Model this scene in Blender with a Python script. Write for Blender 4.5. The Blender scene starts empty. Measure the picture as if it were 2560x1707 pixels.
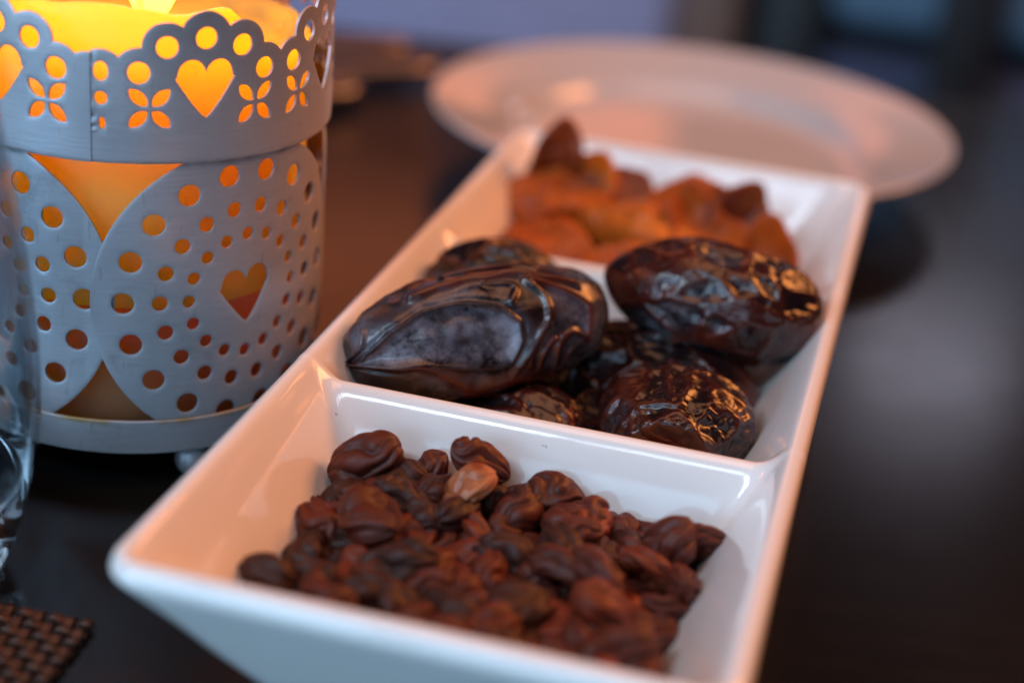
import bpy, bmesh, math, random
import numpy as np
from mathutils import Vector, Matrix, Euler

R_ = math.radians
scene = bpy.context.scene
COL = scene.collection

# ------------------------------------------------------------------ camera
LENS = 60.975
cam_d = bpy.data.cameras.new('camera')
cam_d.sensor_width = 36.0
cam_d.lens = LENS
cam_d.clip_start = 0.01
cam_d.clip_end = 60.0
cam_d.dof.use_dof = True
cam_d.dof.focus_distance = 0.318
cam_d.dof.aperture_fstop = LENS * 1e-3 / 0.0105
cam = bpy.data.objects.new('camera', cam_d)
COL.objects.link(cam)
CAM_POS = Vector((0.102949, -0.195789, 0.167997))
_p, _y, _r = 0.4187236, -0.2230285, 0.0946381
_F = Vector((math.sin(_y) * math.cos(_p), math.cos(_y) * math.cos(_p), -math.sin(_p)))
_Rt = Vector((math.cos(_y), -math.sin(_y), 0.0))
_Up = _Rt.cross(_F)
_R2 = math.cos(_r) * _Rt + math.sin(_r) * _Up
_U2 = -math.sin(_r) * _Rt + math.cos(_r) * _Up
cam.matrix_world = Matrix(((_R2.x, _U2.x, -_F.x, CAM_POS.x), (_R2.y, _U2.y, -_F.y, CAM_POS.y),
                           (_R2.z, _U2.z, -_F.z, CAM_POS.z), (0, 0, 0, 1)))
scene.camera = cam

# ------------------------------------------------------------------ world, lamps, exposure
world = bpy.data.worlds.new('World')
scene.world = world
world.use_nodes = True
_bg = world.node_tree.nodes['Background']
_bg.inputs['Color'].default_value = (0.50, 0.60, 0.85, 1)
_bg.inputs['Strength'].default_value = 0.018

scene.view_settings.view_transform = 'Standard'
scene.view_settings.look = 'None'
scene.view_settings.exposure = 0.12
scene.view_settings.gamma = 1.0
scene.cycles.use_denoising = True
scene.cycles.max_bounces = 10
scene.cycles.sample_clamp_indirect = 4.0
scene.cycles.caustics_refractive = False
scene.cycles.caustics_reflective = False


def area_lamp(name, loc, target, sx, sy, power, color):
    d = bpy.data.lights.new(name, 'AREA')
    d.shape = 'RECTANGLE'
    d.size, d.size_y, d.energy, d.color = sx, sy, power, color
    o = bpy.data.objects.new(name, d)
    COL.objects.link(o)
    o.location = loc
    o.rotation_euler = (Vector(target) - Vector(loc)).to_track_quat('-Z', 'Y').to_euler()
    return o


# daylight through a window wall behind and to the left of the camera: five casements, a bright strip of sky in the top lights
for i in range(5):
    x = -1.75 + i * 0.56
    k = (1.9, 1.5, 1.0, 0.55, 0.35)[i]
    area_lamp('window_light', (x, -1.62, 0.30), (x + 0.45, 0.1, 0.20), 0.47, 0.90, 6.6 * k, (0.42, 0.70, 1.0))
    area_lamp('window_light', (x, -1.55, 2.05), (x + 0.30, 0.1, 0.30), 0.46, 0.40, 8.5 * k, (0.62, 0.80, 1.0))
# the room's warm pendant, above and to the right
area_lamp('pendant_light', (0.76, 0.84, 0.76), (0.04, 0.12, 0.0), 0.55, 0.55, 12.5, (1.0, 0.32, 0.085))
area_lamp('warm_fill_light', (0.15, 0.12, 1.25), (0.05, 0.12, 0.0), 0.8, 0.8, 5.5, (1.0, 0.44, 0.23))  # unseen soft warm fill, added overhead to take the blue off the tray
# added amber lamp, out of view, mirrored brown in table between lantern and plate
area_lamp('amber_reflection_light', (-0.34, 1.22, 0.44), (-0.05, 0.25, 0.0), 0.50, 0.44, 0.70, (1.0, 0.25, 0.10))
# a far window beyond the table
area_lamp('far_window_light', (0.22, 2.55, 0.74), (0.1, 0.2, 0.0), 0.26, 0.16, 0.48, (0.82, 0.80, 1.0))


# ------------------------------------------------------------------ helpers
def link(o, parent=None):
    COL.objects.link(o)
    if parent is not None:
        o.parent = parent
    return o


def tag(o, label=None, cat=None, group=None, kind=None):
    if label: o['label'] = label
    if cat: o['category'] = cat
    if group: o['group'] = group
    if kind: o['kind'] = kind
    return o


def empty(name, loc=(0, 0, 0), rot=(0, 0, 0)):
    o = bpy.data.objects.new(name, None)
    o.empty_display_size = 0.01
    o.location = loc
    o.rotation_euler = rot
    return link(o)


def mesh_data(name, verts, faces, mat=None, smooth=True):
    me = bpy.data.meshes.new(name)
    me.from_pydata([tuple(map(float, v)) for v in verts], [], [tuple(map(int, f)) for f in faces])
    me.polygons.foreach_set('use_smooth', [smooth] * len(me.polygons))
    if mat: me.materials.append(mat)
    me.update()
    return me


def add_attr(me, name, vals):
    a = me.attributes.new(name, 'FLOAT', 'POINT')
    a.data.foreach_set('value', np.asarray(vals, dtype=np.float32))


def mobj(name, verts, faces, mat=None, parent=None, smooth=True):
    return link(bpy.data.objects.new(name, mesh_data(name, verts, faces, mat, smooth)), parent)


def grid_faces(nu, nv, wrap_v=True, flip=False):
    f = []
    for i in range(nu - 1):
        for j in range(nv if wrap_v else nv - 1):
            a, b = i * nv + j, i * nv + (j + 1) % nv
            c, d = (i + 1) * nv + (j + 1) % nv, (i + 1) * nv + j
            f.append((a, d, c, b) if flip else (a, b, c, d))
    return f


def lathe(profile, n=96, cap0=False, cap1=False):
    """profile: list of (r, z) -> verts, faces; r=0 ends are closed by a cap"""
    v = []
    t = np.arange(n) * 2 * np.pi / n
    for r, z in profile:
        v += list(np.stack([r * np.cos(t), r * np.sin(t), np.full(n, z)], 1))
    f = grid_faces(len(profile), n)
    if cap0: f.append(tuple(range(n - 1, -1, -1)))
    if cap1: f.append(tuple(range((len(profile) - 1) * n, len(profile) * n)))
    return v, f


def spline(pts, n):
    """Catmull-Rom through 2-D points"""
    P = np.array([pts[0]] + list(pts) + [pts[-1]], float)
    out = []
    for i in range(1, len(P) - 2):
        p0, p1, p2, p3 = P[i - 1], P[i], P[i + 1], P[i + 2]
        for t in np.linspace(0, 1, n, endpoint=False):
            out.append(0.5 * ((2 * p1) + (-p0 + p2) * t + (2 * p0 - 5 * p1 + 4 * p2 - p3) * t * t + (-p0 + 3 * p1 - 3 * p2 + p3) * t ** 3))
    out.append(P[-2])
    return [tuple(p) for p in out]


def rbox(bm_size, bevel, seg=3):
    bm = bmesh.new()
    bmesh.ops.create_cube(bm, size=1.0)
    bmesh.ops.scale(bm, vec=bm_size, verts=bm.verts)
    bmesh.ops.bevel(bm, geom=list(bm.edges), offset=bevel, segments=seg, profile=0.5, affect='EDGES')
    return bm


def box_obj(name, size, loc, mat, parent=None, bevel=0.004, rot=(0, 0, 0)):
    bm = rbox(size, bevel)
    me = bpy.data.meshes.new(name)
    bm.to_mesh(me); bm.free()
    me.polygons.foreach_set('use_smooth', [True] * len(me.polygons))
    me.materials.append(mat)
    o = link(bpy.data.objects.new(name, me), parent)
    o.location = loc
    o.rotation_euler = rot
    return o


def smax(a, b, k):
    h = np.maximum(k - np.abs(a - b), 0) / k
    return np.maximum(a, b) + h * h * k * 0.25


def snoise(P, seed, freq, octaves=1):
    """smooth pseudo-noise: a sum of random plane waves, about -1..1"""
    rng = np.random.default_rng(seed)
    out = np.zeros(len(P)); amp = 1.0; tot = 0
    for o in range(octaves):
        acc = np.zeros(len(P))
        for k in range(9):
            d = rng.normal(size=3); d /= np.linalg.norm(d)
            acc += np.sin(P @ (d * freq * rng.uniform(0.6, 1.5)) + rng.uniform(0, 6.28))
        out += amp * acc / 3.2
        tot += amp; amp *= 0.5; freq *= 2.1
    return out / tot


# ------------------------------------------------------------------ materials
def new_mat(name):
    m = bpy.data.materials.new(name)
    m.use_nodes = True
    nt = m.node_tree
    return m, nt, nt.nodes['Principled BSDF']


def N(nt, kind, **kw):
    n = nt.nodes.new(kind)
    for k, v in kw.items():
        if k.startswith('_'): setattr(n, k[1:], v)
        else: n.inputs[k.replace('_', ' ')].default_value = v
    return n


def ramp(nt, fac, stops):
    r = nt.nodes.new('ShaderNodeValToRGB')
    el = r.color_ramp.elements
    while len(el) > 1: el.remove(el[-1])
    el[0].position = stops[0][0]; el[0].color = (*stops[0][1], 1)
    for p, c in stops[1:]:
        e = el.new(p); e.color = (*c, 1)
    nt.links.new(fac, r.inputs[0])
    return r


def mixc(nt, fac, a, b):
    m = nt.nodes.new('ShaderNodeMix'); m.data_type = 'RGBA'
    for s, v in ((0, fac), (6, a), (7, b)):
        if hasattr(v, 'is_output'): nt.links.new(v, m.inputs[s])
        else: m.inputs[s].default_value = v if s == 0 else (*v, 1)
    return m.outputs[2]


def mathn(nt, op, a, b=None, clamp=False):
    m = nt.nodes.new('ShaderNodeMath'); m.operation = op; m.use_clamp = clamp
    for s, v in ((0, a), (1, b)):
        if v is None: continue
        if hasattr(v, 'is_output'): nt.links.new(v, m.inputs[s])
        else: m.inputs[s].default_value = v
    return m.outputs[0]


def bump(nt, bsdf, height, strength, dist):
    b = nt.nodes.new('ShaderNodeBump')
    b.inputs['Strength'].default_value = strength
    b.inputs['Distance'].default_value = dist
    nt.links.new(height, b.inputs['Height'])
    nt.links.new(b.outputs[0], bsdf.inputs['Normal'])


def coords(nt, scale=(1, 1, 1)):
    tc = nt.nodes.new('ShaderNodeTexCoord')
    mp = nt.nodes.new('ShaderNodeMapping')
    mp.inputs['Scale'].default_value = scale
    nt.links.new(tc.outputs['Object'], mp.inputs['Vector'])
    return mp.outputs[0]


def noise(nt, vec, scale, detail=4, rough=0.55):
    n = nt.nodes.new('ShaderNodeTexNoise')
    n.inputs['Scale'].default_value = scale
    n.inputs['Detail'].default_value = detail
    n.inputs['Roughness'].default_value = rough
    nt.links.new(vec, n.inputs['Vector'])
    return n.outputs[0]


def plain(name, color, rough=0.5, metallic=0.0, var=0.15, scale=60.0, coat=0.0, bumpd=0.0):
    m, nt, b = new_mat(name)
    v = coords(nt)
    n = noise(nt, v, scale)
    lo = tuple(c * (1 - var) for c in color); hi = tuple(min(1, c * (1 + var)) for c in color)
    r = ramp(nt, n, [(0.3, lo), (0.7, hi)])
    nt.links.new(r.outputs[0], b.inputs['Base Color'])
    b.inputs['Roughness'].default_value = rough
    b.inputs['Metallic'].default_value = metallic
    b.inputs['Coat Weight'].default_value = coat
    if bumpd: bump(nt, b, n, 0.6, bumpd)
    return m


def ceramic(name, color):
    m, nt, b = new_mat(name)
    v = coords(nt)
    st = noise(nt, v, 38.0, 5, 0.6)
    f = ramp(nt, st, [(0.66, (0, 0, 0)), (0.80, (1, 1, 1))])
    c = mixc(nt, mathn(nt, 'MULTIPLY', f.outputs[0], 0.22), color, (0.66, 0.50, 0.30))
    sp = ramp(nt, noise(nt, v, 620.0, 2, 0.4), [(0.765, (0, 0, 0)), (0.785, (1, 1, 1))])
    c = mixc(nt, mathn(nt, 'MULTIPLY', sp.outputs[0], 0.45), c, (0.30, 0.13, 0.05))
    nt.links.new(c, b.inputs['Base Color'])
    sm = ramp(nt, noise(nt, v, 55.0, 5, 0.6), [(0.45, (0.07,) * 3), (0.70, (0.20,) * 3)])
    nt.links.new(sm.outputs[0], b.inputs['Roughness'])
    b.inputs['IOR'].default_value = 1.52
    b.inputs['Coat Weight'].default_value = 0.35
    b.inputs['Coat Roughness'].default_value = 0.04
    bump(nt, b, noise(nt, v, 130.0, 2), 0.10, 0.0006)
    return m


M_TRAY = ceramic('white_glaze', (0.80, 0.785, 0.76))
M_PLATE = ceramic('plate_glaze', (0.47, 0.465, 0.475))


def metal_paint():
    m, nt, b = new_mat('painted_tin')
    v = coords(nt)
    vb = coords(nt, (1, 1, 14))
    brushed = noise(nt, vb, 160.0, 3)
    blot = noise(nt, v, 70.0, 6, 0.65)
    c1 = ramp(nt, brushed, [(0.3, (0.45, 0.45, 0.475)), (0.7, (0.50, 0.50, 0.53))])
    dirt = ramp(nt, blot, [(0.60, (0, 0, 0)), (0.72, (1, 1, 1))])
    c = mixc(nt, mathn(nt, 'MULTIPLY', dirt.outputs[0], 0.45), c1.outputs[0], (0.20, 0.18, 0.17))
    scr = ramp(nt, noise(nt, coords(nt, (9, 9, 1.2)), 120.0, 2, 0.5), [(0.70, (0, 0, 0)), (0.73, (1, 1, 1))])
    c = mixc(nt, mathn(nt, 'MULTIPLY', scr.outputs[0], 0.35), c, (0.24, 0.23, 0.23))
    # rust and old glue along the joint between panel and base ring
    tc = nt.nodes.new('ShaderNodeTexCoord')
    sx = nt.nodes.new('ShaderNodeSeparateXYZ')
    nt.links.new(tc.outputs['Object'], sx.inputs[0])
    dz = mathn(nt, 'ABSOLUTE', mathn(nt, 'SUBTRACT', sx.outputs[2], 0.0136))
    near = mathn(nt, 'SUBTRACT', 1.0, mathn(nt, 'DIVIDE', dz, 0.0011), True)
    patch = ramp(nt, noise(nt, v, 95.0, 3), [(0.42, (0, 0, 0)), (0.60, (1, 1, 1))])
    c = mixc(nt, mathn(nt, 'MULTIPLY', near, patch.outputs[0]), c, (0.42, 0.27, 0.08))
    soot = mathn(nt, 'MULTIPLY', mathn(nt, 'DIVIDE', mathn(nt, 'SUBTRACT', sx.outputs[2], 0.078), 0.016, True), 0.55)
    c = mixc(nt, mathn(nt, 'MULTIPLY', soot, ramp(nt, noise(nt, v, 45.0, 5, 0.65), [(0.35, (0.15,) * 3), (0.65, (1,) * 3)]).outputs[0]), c, (0.16, 0.14, 0.14))
    # grime under the crown band
    dz2 = mathn(nt, 'ABSOLUTE', mathn(nt, 'SUBTRACT', sx.outputs[2], 0.0650))
    near2 = mathn(nt, 'SUBTRACT', 1.0, mathn(nt, 'DIVIDE', dz2, 0.0012), True)
    c = mixc(nt, mathn(nt, 'MULTIPLY', near2, mathn(nt, 'MULTIPLY', patch.outputs[0], 0.7)), c, (0.10, 0.085, 0.05))
    nt.links.new(c, b.inputs['Base Color'])
    b.inputs['Metallic'].default_value = 0.45
    rr = ramp(nt, blot, [(0.3, (0.36,) * 3), (0.7, (0.52,) * 3)])
    nt.links.new(rr.outputs[0], b.inputs['Roughness'])
    bump(nt, b, mathn(nt, 'ADD', mathn(nt, 'MULTIPLY', brushed, 0.3), blot), 0.25, 0.0004)
    return m


M_TIN = metal_paint()
M_TIN_IN = plain('dimmed_inner_tin', (0.24, 0.20, 0.17), 0.45, 0.3, 0.3, 60)  # inner faces coloured darker to tone down the candlelit back wall


def wax(name='candle_wax', c0=(0.96, 0.62, 0.07), c1=(0.60, 0.24, 0.04)):
    m, nt, b = new_mat(name)
    v = coords(nt)
    s = noise(nt, v, 90.0, 6, 0.7)
    f = ramp(nt, s, [(0.62, (0, 0, 0)), (0.70, (1, 1, 1))])
    c = mixc(nt, mathn(nt, 'MULTIPLY', f.outputs[0], 0.5), c0, c1)
    tc = nt.nodes.new('ShaderNodeTexCoord')
    sx = nt.nodes.new('ShaderNodeSeparateXYZ')
    nt.links.new(tc.outputs['Object'], sx.inputs[0])
    low = mathn(nt, 'LESS_THAN', mathn(nt, 'ADD', sx.outputs[2], mathn(nt, 'MULTIPLY', s, 0.002)), 0.0280)   # lower wax given a browner colour
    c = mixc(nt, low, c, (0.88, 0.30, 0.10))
    nt.links.new(c, b.inputs['Base Color'])
    b.inputs['Subsurface Weight'].default_value = 1.0
    b.inputs['Subsurface Radius'].default_value = (1.0, 0.70, 0.04)
    b.inputs['Subsurface Scale'].default_value = 0.085
    b.inputs['Roughness'].default_value = 0.6
    b.inputs['Specular IOR Level'].default_value = 0.3
    return m


def flame_mat():
    m = bpy.data.materials.new('flame')
    m.use_nodes = True
    nt = m.node_tree
    nt.nodes.clear()
    out = nt.nodes.new('ShaderNodeOutputMaterial')
    add = nt.nodes.new('ShaderNodeAddShader')
    tr = nt.nodes.new('ShaderNodeBsdfTransparent')
    em = nt.nodes.new('ShaderNodeEmission')
    tc = nt.nodes.new('ShaderNodeTexCoord')
    sx = nt.nodes.new('ShaderNodeSeparateXYZ')
    nt.links.new(tc.outputs['Object'], sx.inputs[0])
    g = ramp(nt, mathn(nt, 'DIVIDE', sx.outputs[2], 0.045), [(0.0, (0.9, 0.35, 0.02)), (0.22, (1.0, 0.45, 0.05)), (0.5, (1.0, 0.66, 0.26))])
    nt.links.new(g.outputs[0], em.inputs[0])
    em.inputs[1].default_value = 3.7
    nt.links.new(tr.outputs[0], add.inputs[0]); nt.links.new(em.outputs[0], add.inputs[1])
    nt.links.new(add.outputs[0], out.inputs[0])
    return m


def date_mat():
    m, nt, b = new_mat('date_skin')
    v = coords(nt)
    at = nt.nodes.new('ShaderNodeAttribute'); at.attribute_name = 'ridge'
    bl = nt.nodes.new('ShaderNodeAttribute'); bl.attribute_name = 'bloom'
    n1 = noise(nt, v, 120.0, 5, 0.6)
    base = ramp(nt, n1, [(0.3, (0.0045, 0.0026, 0.0032)), (0.7, (0.014, 0.0065, 0.0075))])
    rf = mathn(nt, 'MULTIPLY', at.outputs['Fac'], ramp(nt, noise(nt, v, 60.0, 3), [(0.35, (0.25,) * 3), (0.65, (1,) * 3)]).outputs[0])
    c = mixc(nt, mathn(nt, 'MULTIPLY', rf, 0.8), base.outputs[0], (0.11, 0.014, 0.004))
    n2 = noise(nt, v, 210.0, 8, 0.72)
    bm_ = ramp(nt, mathn(nt, 'ADD', mathn(nt, 'MULTIPLY', n2, 0.6), mathn(nt, 'MULTIPLY', n1, 0.4)), [(0.40, (0, 0, 0)), (0.62, (1, 1, 1))])
    bf = mathn(nt, 'MULTIPLY', bl.outputs['Fac'], bm_.outputs[0], True)
    c = mixc(nt, mathn(nt, 'MULTIPLY', bf, 0.85), c, (0.27, 0.29, 0.36))  # pale waxy bloom; the tint also stands in for bluish window sheen
    nt.links.new(c, b.inputs['Base Color'])
    rr = mathn(nt, 'ADD', 0.13, mathn(nt, 'MULTIPLY', bf, 0.26))
    rr = mathn(nt, 'ADD', rr, mathn(nt, 'MULTIPLY', n1, 0.14))
    nt.links.new(rr, b.inputs['Roughness'])
    b.inputs['IOR'].default_value = 1.46
    b.inputs['Coat Weight'].default_value = 0.20
    b.inputs['Coat Roughness'].default_value = 0.12
    b.inputs['Subsurface Weight'].default_value = 0.06
    b.inputs['Subsurface Radius'].default_value = (1.0, 0.2, 0.08)
    b.inputs['Subsurface Scale'].default_value = 0.003
    bump(nt, b, mathn(nt, 'ADD', n2, mathn(nt, 'MULTIPLY', n1, 1.5)), 0.30, 0.0005)
    return m


def raisin_mat(name, shade):
    m, nt, b = new_mat(name)
    v = coords(nt)
    oi = nt.nodes.new('ShaderNodeObjectInfo')
    at = nt.nodes.new('ShaderNodeAttribute'); at.attribute_name = 'ridge'
    lo, hi = tuple(x * 0.75 for x in shade), tuple(x * 1.3 for x in shade)
    c0 = ramp(nt, oi.outputs['Random'], [(0.0, lo), (1.0, hi)])
    dark = mixc(nt, mathn(nt, 'MULTIPLY', at.outputs['Fac'], 0.35), c0.outputs[0], tuple(min(1, x * 2.6) for x in shade))
    n1 = noise(nt, v, 300.0, 5, 0.6)
    c = mixc(nt, mathn(nt, 'MULTIPLY', ramp(nt, n1, [(0.5, (0,) * 3), (0.7, (1,) * 3)]).outputs[0], 0.22), dark, (0.09, 0.055, 0.048))
    nt.links.new(c, b.inputs['Base Color'])
    b.inputs['Roughness'].default_value = 0.52
    b.inputs['Specular IOR Level'].default_value = 0.36
    b.inputs['Subsurface Weight'].default_value = 0.35
    b.inputs['Subsurface Radius'].default_value = (1.0, 0.25, 0.08)
    b.inputs['Subsurface Scale'].default_value = 0.002
    bump(nt, b, n1, 0.3, 0.0003)
    return m


def amber_mat():
    m, nt, b = new_mat('amber_raisin_skin')
    v = coords(nt)
    n1 = noise(nt, v, 160.0, 5, 0.6)
    c = ramp(nt, n1, [(0.35, (0.20, 0.04, 0.010)), (0.65, (0.46, 0.17, 0.065))])
    nt.links.new(c.outputs[0], b.inputs['Base Color'])
    b.inputs['Roughness'].default_value = 0.38
    b.inputs['Subsurface Weight'].default_value = 0.4
    b.inputs['Subsurface Radius'].default_value = (1.0, 0.35, 0.1)
    b.inputs['Subsurface Scale'].default_value = 0.003
    bump(nt, b, n1, 0.4, 0.0004)
    return m


def apricot_mat(name, lo, hi):
    m, nt, b = new_mat(name)
    v = coords(nt)
    n1 = noise(nt, v, 85.0, 5, 0.6)
    c = ramp(nt, n1, [(0.3, lo), (0.7, hi)])
    nt.links.new(c.outputs[0], b.inputs['Base Color'])
    b.inputs['Roughness'].default_value = 0.50
    b.inputs['Subsurface Weight'].default_value = 0.35
    b.inputs['Subsurface Radius'].default_value = (1.0, 0.3, 0.06)
    b.inputs['Subsurface Scale'].default_value = 0.004
    bump(nt, b, n1, 0.7, 0.0010)
    return m


def wood_mat(name, dark, light, rough=0.30, rot=0.0):
    m, nt, b = new_mat(name)
    tc = nt.nodes.new('ShaderNodeTexCoord')
    mp = nt.nodes.new('ShaderNodeMapping')
    mp.inputs['Scale'].default_value = (3.0, 70.0, 70.0)
    mp.inputs['Rotation'].default_value = (0, 0, rot)
    nt.links.new(tc.outputs['Object'], mp.inputs['Vector'])
    n1 = noise(nt, mp.outputs[0], 3.0, 8, 0.65)
    n2 = noise(nt, coords(nt), 14.0, 4)
    c = ramp(nt, n1, [(0.30, dark), (0.72, light)])
    c2 = mixc(nt, mathn(nt, 'MULTIPLY', n2, 0.5), c.outputs[0], dark)
    nt.links.new(c2, b.inputs['Base Color'])
    rr = ramp(nt, noise(nt, coords(nt), 30.0, 6, 0.6), [(0.3, (rough * 0.92,) * 3), (0.7, (rough * 1.10,) * 3)])
    nt.links.new(rr.outputs[0], b.inputs['Roughness'])
    b.inputs['Specular IOR Level'].default_value = 0.34
    bump(nt, b, n2, 0.05, 0.0004)
    return m


def weave_mat():
    m, nt, b = new_mat('woven_vinyl')
    n = noise(nt, coords(nt, (1, 1, 1)), 500.0, 4)
    c = ramp(nt, n, [(0.3, (0.050, 0.026, 0.018)), (0.7, (0.11, 0.056, 0.038))])
    nt.links.new(c.outputs[0], b.inputs['Base Color'])
    b.inputs['Metallic'].default_value = 0.6
    b.inputs['Roughness'].default_value = 0.30
    return m


def glass_mat():
    """thin clear glass: mostly straight through, mirror-like by Fresnel"""
    m = bpy.data.materials.new('clear_glass')
    m.use_nodes = True
    nt = m.node_tree
    nt.nodes.clear()
    out = nt.nodes.new('ShaderNodeOutputMaterial')
    mx = nt.nodes.new('ShaderNodeMixShader')
    tr = nt.nodes.new('ShaderNodeBsdfTransparent'); tr.inputs[0].default_value = (0.90, 0.94, 0.96, 1)
    gl = nt.nodes.new('ShaderNodeBsdfGlossy'); gl.inputs['Roughness'].default_value = 0.03
    lw = nt.nodes.new('ShaderNodeLayerWeight'); lw.inputs[0].default_value = 0.5
    fr = mathn(nt, 'ADD', 0.045, mathn(nt, 'MULTIPLY', 0.75, mathn(nt, 'POWER', lw.outputs['Facing'], 3.2)))
    nt.links.new(fr, mx.inputs[0]); nt.links.new(tr.outputs[0], mx.inputs[1]); nt.links.new(gl.outputs[0], mx.inputs[2])
    nt.links.new(mx.outputs[0], out.inputs[0])
    return m


M_WAX = wax(); M_FLAME = flame_mat(); M_DATE = date_mat(); M_RAISINS = [('blackish brown', raisin_mat('raisin_blackish', (0.030, 0.0070, 0.0040))), ('dark red brown', raisin_mat('raisin_dark_red', (0.068, 0.0112, 0.0050))), ('russet', raisin_mat('raisin_russet', (0.135, 0.0210, 0.0068)))]
M_RAISIN = M_RAISINS[1][1]; M_AMBER = amber_mat()
M_APR = [apricot_mat('apricot_orange', (0.25, 0.042, 0.003), (0.46, 0.100, 0.006)),
         apricot_mat('apricot_amber', (0.36, 0.080, 0.005), (0.56, 0.155, 0.009)),
         apricot_mat('apricot_brown', (0.13, 0.022, 0.003), (0.26, 0.050, 0.005))]
M_TABLE = wood_mat('dark_stained_wood', (0.0045, 0.0044, 0.0043), (0.011, 0.0098, 0.009), 0.22)
M_POST = wood_mat('brown_chair_wood', (0.13, 0.075, 0.055), (0.22, 0.13, 0.10), 0.45)
M_WEAVE = weave_mat(); M_GLASS = glass_mat()
M_GLASS_SOLID, _, _b = new_mat('thick_glass')
_b.inputs['Base Color'].default_value = (0.93, 0.97, 1.0, 1)
_b.inputs['Transmission Weight'].default_value = 1.0
_b.inputs['Roughness'].default_value = 0.02
_b.inputs['IOR'].default_value = 1.5
M_STEEL = plain('cutlery_steel', (0.20, 0.20, 0.25), 0.38, 1.0, 0.06, 200)
M_WICK = plain('wick', (0.02, 0.015, 0.012), 0.9)
M_CUSH = plain('grey_blue_upholstery', (0.30, 0.33, 0.50), 0.85, 0, 0.12, 90, bumpd=0.001)
M_NAVY = plain('navy_upholstery', (0.035, 0.05, 0.10), 0.85, 0, 0.15, 90, bumpd=0.001)
M_TEAL = plain('slate_teal_upholstery', (0.09, 0.17, 0.25), 0.85, 0, 0.15, 90, bumpd=0.001)
M_BLACK = plain('black_frame_paint', (0.012, 0.012, 0.013), 0.4)
M_FLOOR = plain('dark_floor_stone', (0.035, 0.035, 0.040), 0.6, 0, 0.25, 8)

# ------------------------------------------------------------------ floor and table
fl = mobj('floor', [(-6, -6, -0.75), (6, -6, -0.75), (6, 6, -0.75), (-6, 6, -0.75)], [(0, 1, 2, 3)], M_FLOOR, smooth=False)
tag(fl, kind='structure')

TABLE_ROT = R_(9.0)
TW, TD = 1.20, 0.80
table = empty('table', (0, 0, 0), (0, 0, TABLE_ROT))
tag(table, 'dark brown wooden table carrying the tray, lantern and plate', 'table')
# far edge passes through (-0.1, 0.434)
_e = Matrix.Rotation(-TABLE_ROT, 3, 'Z') @ Vector((-0.1, 0.434, 0))
table_far = _e.y
box_obj('table_top', (TW, TD, 0.032), (0.03, table_far - TD / 2, -0.016), M_TABLE, table, 0.003)
for sx in (-1, 1):
    for sy in (-1, 1):
        box_obj('leg', (0.06, 0.06, 0.715), (0.03 + sx * (TW / 2 - 0.06), table_far - TD / 2 + sy * (TD / 2 - 0.06), -0.0325 - 0.3575), M_TABLE, table, 0.004)

# ------------------------------------------------------------------ the three-part tray
W, L, H = 0.095, 0.23979, 0.032
FLOOR_Z = 0.0065
DIVS = (L / 3, 2 * L / 3)
HD = H - 0.0042


def rr_boundary(inset, rad, ns_long=300, ns_short=112, nc=14):
    x0, x1, y0, y1 = inset, W - inset, inset, L - inset
    pts = []
    def seg(a, b, n):
        for t in np.linspace(0, 1, n, endpoint=False): pts.append((a[0] + (b[0] - a[0]) * t, a[1] + (b[1] - a[1]) * t))
    def arc(cx, cy, a0, n):
        for t in np.linspace(0, 1, n, endpoint=False):
            a = a0 + t * math.pi / 2
            pts.append((cx + rad * math.cos(a), cy + rad * math.sin(a)))
    seg((x0 + rad, y0), (x1 - rad, y0), ns_short); arc(x1 - rad, y0 + rad, -math.pi / 2, nc)
    seg((x1, y0 + rad), (x1, y1 - rad), ns_long); arc(x1 - rad, y1 - rad, 0, nc)
    seg((x1 - rad, y1), (x0 + rad, y1), ns_short); arc(x0 + rad, y1 - rad, math.pi / 2, nc)
    seg((x0, y1 - rad), (x0, y0 + rad), ns_long); arc(x0 + rad, y0 + rad, math.pi, nc)
    return np.array(pts)


RIMR = 0.0065


def tray_z(x, y):
    qx = np.abs(x - W / 2) - (W / 2 - RIMR); qy = np.abs(y - L / 2) - (L / 2 - RIMR)
    d = -(np.hypot(np.maximum(qx, 0), np.maximum(qy, 0)) + np.minimum(np.maximum(qx, qy), 0) - RIMR)
    # inside corners are softened further down the wall
    k = 0.010
    dx = np.minimum(x, W - x); dy = np.minimum(y, L - y)
    h = np.maximum(k - np.abs(dx - dy), 0) / k
    dsoft = np.minimum(dx, dy) - h * h * k * 0.25 * np.clip((d - 0.003) / 0.008, 0, 1)
    d2 = np.minimum(d, dsoft)
    a = 0.0021
    zr = H - a + np.sqrt(np.maximum(a * a - np.maximum(a - d2, 0) ** 2, 0))
    dd = np.maximum(d2 - 0.0024, 0)
    zw = zr - 1.66 * (np.sqrt(dd * dd + 0.0011 ** 2) - 0.0011)
    zd = np.full_like(x, -1.0)
    for yd in DIVS:
        t = np.abs(y - yd)
        zz = HD - 2.7 * (np.sqrt(t * t + 0.0040 ** 2) - 0.0040)
        zd = np.maximum(zd, zz)
    z = smax(zw, zd, 0.0052)
    z = smax(z, np.full_like(z, FLOOR_Z), 0.006)
    return z, zw, zd


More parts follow.
